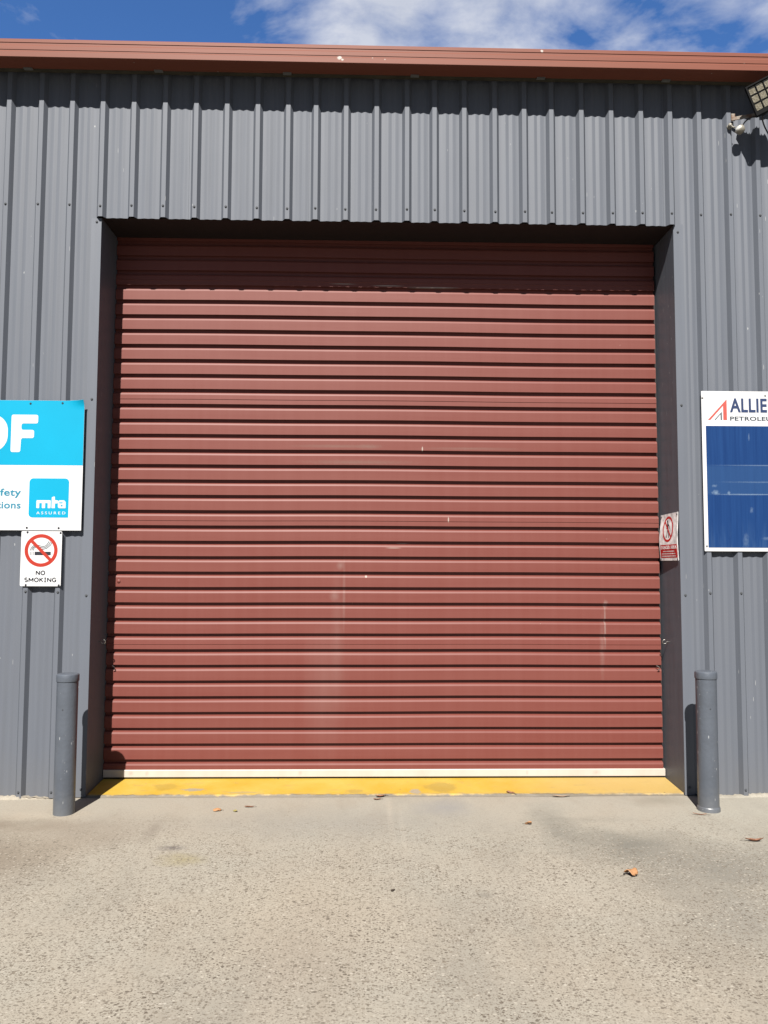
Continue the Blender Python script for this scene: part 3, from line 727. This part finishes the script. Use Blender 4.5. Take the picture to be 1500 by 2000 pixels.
for i in range(k1):
    p, q = a_.lerp(b_, i/k1), a_.lerp(b_, (i+1)/k1)
    mb.add([fold(*(p+nn), .0026), fold(*(q+nn), .0026), fold(*(q-nn), .0026), fold(*(p-nn), .0026)], [(0, 1, 2, 3)])
mb.build('prohibition_circle', M['red'], dsn)
mb = MB()
def limb(pts, w): mb.plate([stroke([(cu_+a*1.25, cv_+b) for a, b in pts], w)], fold, .0020, .0024)
mb.plate([[(cu_-.012+.0105*math.cos(q*.524), cv_+.050+.0085*math.sin(q*.524)) for q in range(12)]], fold, .0020, .0024)
limb([(-.008, .040), (-.004, .025), (0, 0), (0, -.008)], .017); limb([(-.002, .034), (.013, .020), (.020, .002)], .0065)
limb([(-.006, .032), (-.012, .014), (-.018, .004)], .0065); limb([(-.002, -.004), (-.006, -.026), (-.012, -.052)], .0085); limb([(.002, -.004), (.011, -.026), (.014, -.054)], .0085)
mb.build('walking_figure', M['ink'], dsn)
mb = MB(); text(mb, 'DANGER AREA', .022, DW-.022, .073, .093, fold, .0023, .0027, .014)
random.seed(3)
for z_, w_ in ((.058, .085), (.043, .105), (.028, .110)):
    u = DW/2-w_
    while u < DW/2+w_-.006:
        l = random.uniform(.010, .026); e = min(u+l, DW/2+w_)
        mb.add([fold(u, z_-.0032, .0025), fold(e, z_-.0032, .0025), fold(e, z_+.0032, .0025), fold(u, z_+.0032, .0025)], [(0, 1, 2, 3)]); u = e+.0035
mb.build('lettering', M['dull white'], dsn)
for (u, v) in ((.014, DH-.014), (DW-.014, DH-.014), (.014, .008), (DW-.012, .008)):
    MB().lathe([(.006, 0), (.006, .001), (.004, .003)], 10, Matrix.Translation(fold(u, v, .0019)) @ Matrix.Rotation(R(-90), 4, 'Y')).build('screw', M['screw'], dsn)

# ------------------------------------------------------------------ floodlight and sensor under the eave
fl = thing('floodlight', 'black floodlight with a grid of square lenses under the right eave', 'floodlight', (2.30, -.03, 4.24))
O = Vector((2.190, -.200, 4.342))-fl.location
cv = Vector((.072, .004, -.18)).normalized(); rv_ = Vector((.84, -.395, .37)); rv_ = (rv_-cv*rv_.dot(cv)).normalized(); nv = cv.cross(rv_); 
if nv.y > 0: nv = -nv
FM = Matrix.Identity(4)
for i in range(3): FM[i][0] = rv_[i]; FM[i][1] = cv[i]; FM[i][2] = nv[i]; FM[i][3] = O[i]
LW, LH = .200, .192
h = MB().box(0, LW, 0, LH, -.030, -.006, FM)
for i in range(9): h.box(.012+i*.021, .017+i*.021, .012, LH-.012, -.048, -.0301, FM)
bevel(h.build('housing', M['lamp body'], fl), .003)
fm = MB(); cw, ch, mg = .0445, .0525, .009
fm.box(0, LW, 0, mg, -.0058, .012, FM); fm.box(0, LW, LH-.023, LH, -.0058, .012, FM); fm.box(0, mg, mg+.0002, LH-.0232, -.0058, .012, FM); fm.box(LW-mg, LW, mg+.0002, LH-.0232, -.0058, .012, FM)
for i in range(1, 4): fm.box(mg+i*cw-.0018+.0008*i, mg+i*cw+.0018+.0008*i, mg+.0002, LH-.0232, -.0058, .007, FM)
for j in range(1, 3): fm.box(mg+.0002, LW-mg-.0002, mg+j*ch-.0018, mg+j*ch+.0018, -.0056, .006, FM)
fm.build('front_frame', M['lamp body'], fl)
src = None
for i in range(4):
    for j in range(3):
        c0 = mg+(i+.5)*cw+.0008*i; c1 = mg+(j+.5)*ch
        l_ = MB(); a, b = cw*.475, ch*.478
        l_.add([(c0-a, c1-b, -.0055), (c0+a, c1-b, -.0055), (c0+a, c1+b, -.0055), (c0-a, c1+b, -.0055), (c0-a*.88, c1-b*.88, .001), (c0+a*.88, c1-b*.88, .001), (c0+a*.88, c1+b*.88, .001), (c0-a*.88, c1+b*.88, .001)],
               [(4, 5, 6, 7), (0, 1, 5, 4), (1, 2, 6, 5), (2, 3, 7, 6), (3, 0, 4, 7)], FM)
        l_.build('lens', M['lens'], fl)
br = MB(); 
def bar(p, q, w, t):
    p, q = Vector(p), Vector(q); d = (q-p); L = d.length; d.normalize(); s_ = d.cross(Vector((0, 0, 1))).normalized(); u_ = s_.cross(d)
    mt = Matrix.Identity(4)
    for i in range(3): mt[i][0] = d[i]; mt[i][1] = s_[i]; mt[i][2] = u_[i]; mt[i][3] = p[i]
    br.box(0, L, -t/2, t/2, -w/2, w/2, mt)
B0 = fl.location
bar(Vector((2.183, -.036, 4.238))-B0, Vector((2.300, -.118, 4.222))-B0, .022, .006)
bar(Vector((2.302, -.119, 4.222))-B0, Vector((2.325, -.160, 4.262))-B0, .022, .006)
br.box(-.122, -.098, -.008, .0015, -.012, .034)
bar(Vector((2.325, -.160, 4.262))-B0, Vector((2.335, -.185, 4.30))-B0, .022, .006)
bevel(br.build('bracket', M['rust'], fl), .0015)
def loop_pts(ctrl, n=10):
    ctrl = [Vector(c) for c in ctrl]; out = []
    for i in range(len(ctrl)-1):
        p0, p1, p2, p3 = ctrl[max(i-1, 0)], ctrl[i], ctrl[i+1], ctrl[min(i+2, len(ctrl)-1)]
        for k in range(n):
            t = k/n; out.append(.5*((2*p1)+(p2-p0)*t+(2*p0-5*p1+4*p2-p3)*t*t+(3*p1-p0-3*p2+p3)*t**3))
    return out+[ctrl[-1]]
def rel(*p): return [Vector(q)-B0 for q in p]
MB().tube(loop_pts(rel((2.325, -.19, 4.245), (2.335, -.17, 4.205), (2.33, -.13, 4.20), (2.36, -.10, 4.15), (2.42, -.08, 4.08), (2.50, -.06, 4.06), (2.56, -.04, 4.12), (2.58, -.03, 4.30))), .0045).build('cable', M['cable'], fl, 60)
MB().tube(loop_pts(rel((2.345, -.20, 4.24), (2.36, -.16, 4.19), (2.40, -.12, 4.14), (2.47, -.10, 4.12), (2.54, -.06, 4.18), (2.57, -.03, 4.30))), .0045).build('cable', M['cable'], fl, 60)

se = thing('motion_sensor', 'small yellowed white motion sensor on a ball joint below the floodlight', 'sensor', (2.165, -.03, 4.187))
sb = MB().lathe([(.016, 0), (.016, .006), (.012, .010), (.007, .014)], 20, my); sb.build('base', M['sensor'], se, 40)
bl = MB()
for i in range(1): bl.lathe([(.0135*math.sin(R(a)), -.0135*math.cos(R(a))) for a in range(8, 180, 14)], 16, Matrix.Translation((-.004, -.022, 0)))
bl.build('ball_joint', M['sensor'], se, 60)
MB().tube([(.0, -.026, -.004), (.012, -.036, -.022), (.020, -.042, -.022)], .0048).build('arm', M['sensor'], se, 60)
ax = Vector((-.80, -.25, .50)).normalized(); q_ = ax.to_track_quat('Z', 'Y').to_matrix().to_4x4(); PM = Matrix.Translation((.033, -.060, -.042)) @ q_
MB().lathe([(.006, -.036), (.018, -.034), (.0265, -.026), (.029, -.013), (.0295, -.011), (.0275, -.0105), (.0275, -.008), (.029, -.0075), (.029, .0), (.027, .003), (.023, .003)], 28, PM).build('dish', M['sensor'], se, 40)
MB().lathe([(.0225, .0031), (.0215, .007), (.016, .011), (.008, .013), (.002, .0133)], 28, PM).build('lens', M['sensor lens'], se, 40)
S0 = se.location
MB().tube(loop_pts([Vector(p)-S0 for p in ((2.215, -.085, 4.150), (2.235, -.10, 4.185), (2.27, -.115, 4.205), (2.31, -.13, 4.205), (2.33, -.16, 4.235))]), .0042).build('cable', M['cable'], se, 60)

# ------------------------------------------------------------------ dead leaves
def leaf(label, x, y, L, Wd, mat, seed, rz, curl_=.3, lobes=0, lift=.002, tilt=(0, 0), stem=True, z=.002):
    rg = random.Random(seed)
    t = thing('dead_leaf', label, 'leaf', (x, y, z), 'dead leaves blown across the concrete')
    n_ = 36; out = []
    for i in range(n_):
        a = 2*math.pi*i/n_; r_ = 1.0
        if lobes: r_ *= .74+.26*abs(math.cos(lobes*a/2))
        r_ *= rg.uniform(.93, 1.05)
        px_ = math.cos(a)*r_; pz_ = math.sin(a)*r_*(1-.25*math.cos(a))
        out.append((px_*L/2, pz_*Wd/2))
    mb_ = MB(); rings = 5; vs = []
    p1, p2 = rg.uniform(0, 6), rg.uniform(0, 6)
    mt = Matrix.Rotation(R(rz), 4, 'Z') @ Matrix.Rotation(R(tilt[0]), 4, 'X') @ Matrix.Rotation(R(tilt[1]), 4, 'Y')
    for k in range(rings+1):
        f = k/rings
        for (a, b) in out:
            u, v = a*f, b*f
            zz = curl_*Wd*((v/(Wd/2))**2)*.5+curl_*L*.22*(u/(L/2))**2+.06*Wd*math.sin(u/L*9+p1)*f+.08*Wd*math.sin(v/Wd*8+p2)*f
            vs.append(mt @ Vector((u, v*(1-.3*min(1, abs(curl_))*f), zz)))
    lo = min(p.z for p in vs)
    vs = [(p.x, p.y, p.z-lo+lift) for p in vs]
    fs = [(k*n_+i, k*n_+(i+1) % n_, (k+1)*n_+(i+1) % n_, (k+1)*n_+i) for k in range(rings) for i in range(n_)]
    mb_.add(vs, fs)
    o = mb_.build('blade', M[mat], t, 60)
    sd = o.modifiers.new('thickness', 'SOLIDIFY'); sd.thickness = .0007
    if stem:
        d = mt @ Vector((L/2, 0, 0)); d.z = 0
        MB().tube([(d.x*.8, d.y*.8, lift+.004), (d.x*1.2, d.y*1.2, lift+.003), (d.x*1.55, d.y*1.5+.004, .001)], .0009, 6).build('stalk', M['leaf dark'], t, 60)
    return t
leaf('large curled orange brown leaf alone on the concrete, right of the middle', 1.050, -1.240, .070, .072, 'leaf orange', 3, 205, -.5, 5, .001, (9, 0))
leaf('small orange leaf near the yellow sill, left of the pale yellow scrap', -.972, -.272, .046, .034, 'leaf orange', 5, 10, -.5, 0, .001, (12, 0))
leaf('flat narrow brown leaf nearest the sill on the left half of the yard', -.801, -.206, .055, .015, 'leaf brown', 6, 2, .4, 0)
leaf('pale yellow leaf scrap between the orange leaf and a narrow brown leaf', -.868, -.284, .030, .022, 'leaf yellow', 7, -35, .3, 0, stem=False)
leaf('long reddish leaf lying against the middle of the yellow sill', -.045, -.016, .070, .020, 'leaf brown', 8, 12, .45, 0, .006)
leaf('short brown leaf just below the long reddish one at the sill', -.066, -.066, .045, .016, 'leaf brown', 9, 8, .5, 0)
leaf('small orange leaf standing upright on the open concrete', .738, -.532, .042, .030, 'leaf orange', 10, 160, -.5, 3, .001, (38, 20))
leaf('twisted reddish leaf at the far right edge of the yard', 1.826, -.815, .090, .026, 'leaf brown', 11, 172, .7, 0, .002, (10, 0))
leaf('thin twig like leaf at the foot of the right bollard', 1.732, -.380, .075, .011, 'leaf brown', 12, -14, .4, 0)
leaf('curled brown leaf caught on the front edge of the yellow sill', .742, .012, .052, .026, 'leaf brown', 13, -30, .6, 0, .012)
leaf('pale leaf strip along the right half of the sill edge', 1.04, -.026, .115, .018, 'leaf pale', 14, 4, .4, 0, .002, stem=False)
leaf('tiny dark leaf scrap in the middle of the yard', -.022, -1.400, .026, .016, 'leaf dark', 15, 40, .5, 3, stem=False)
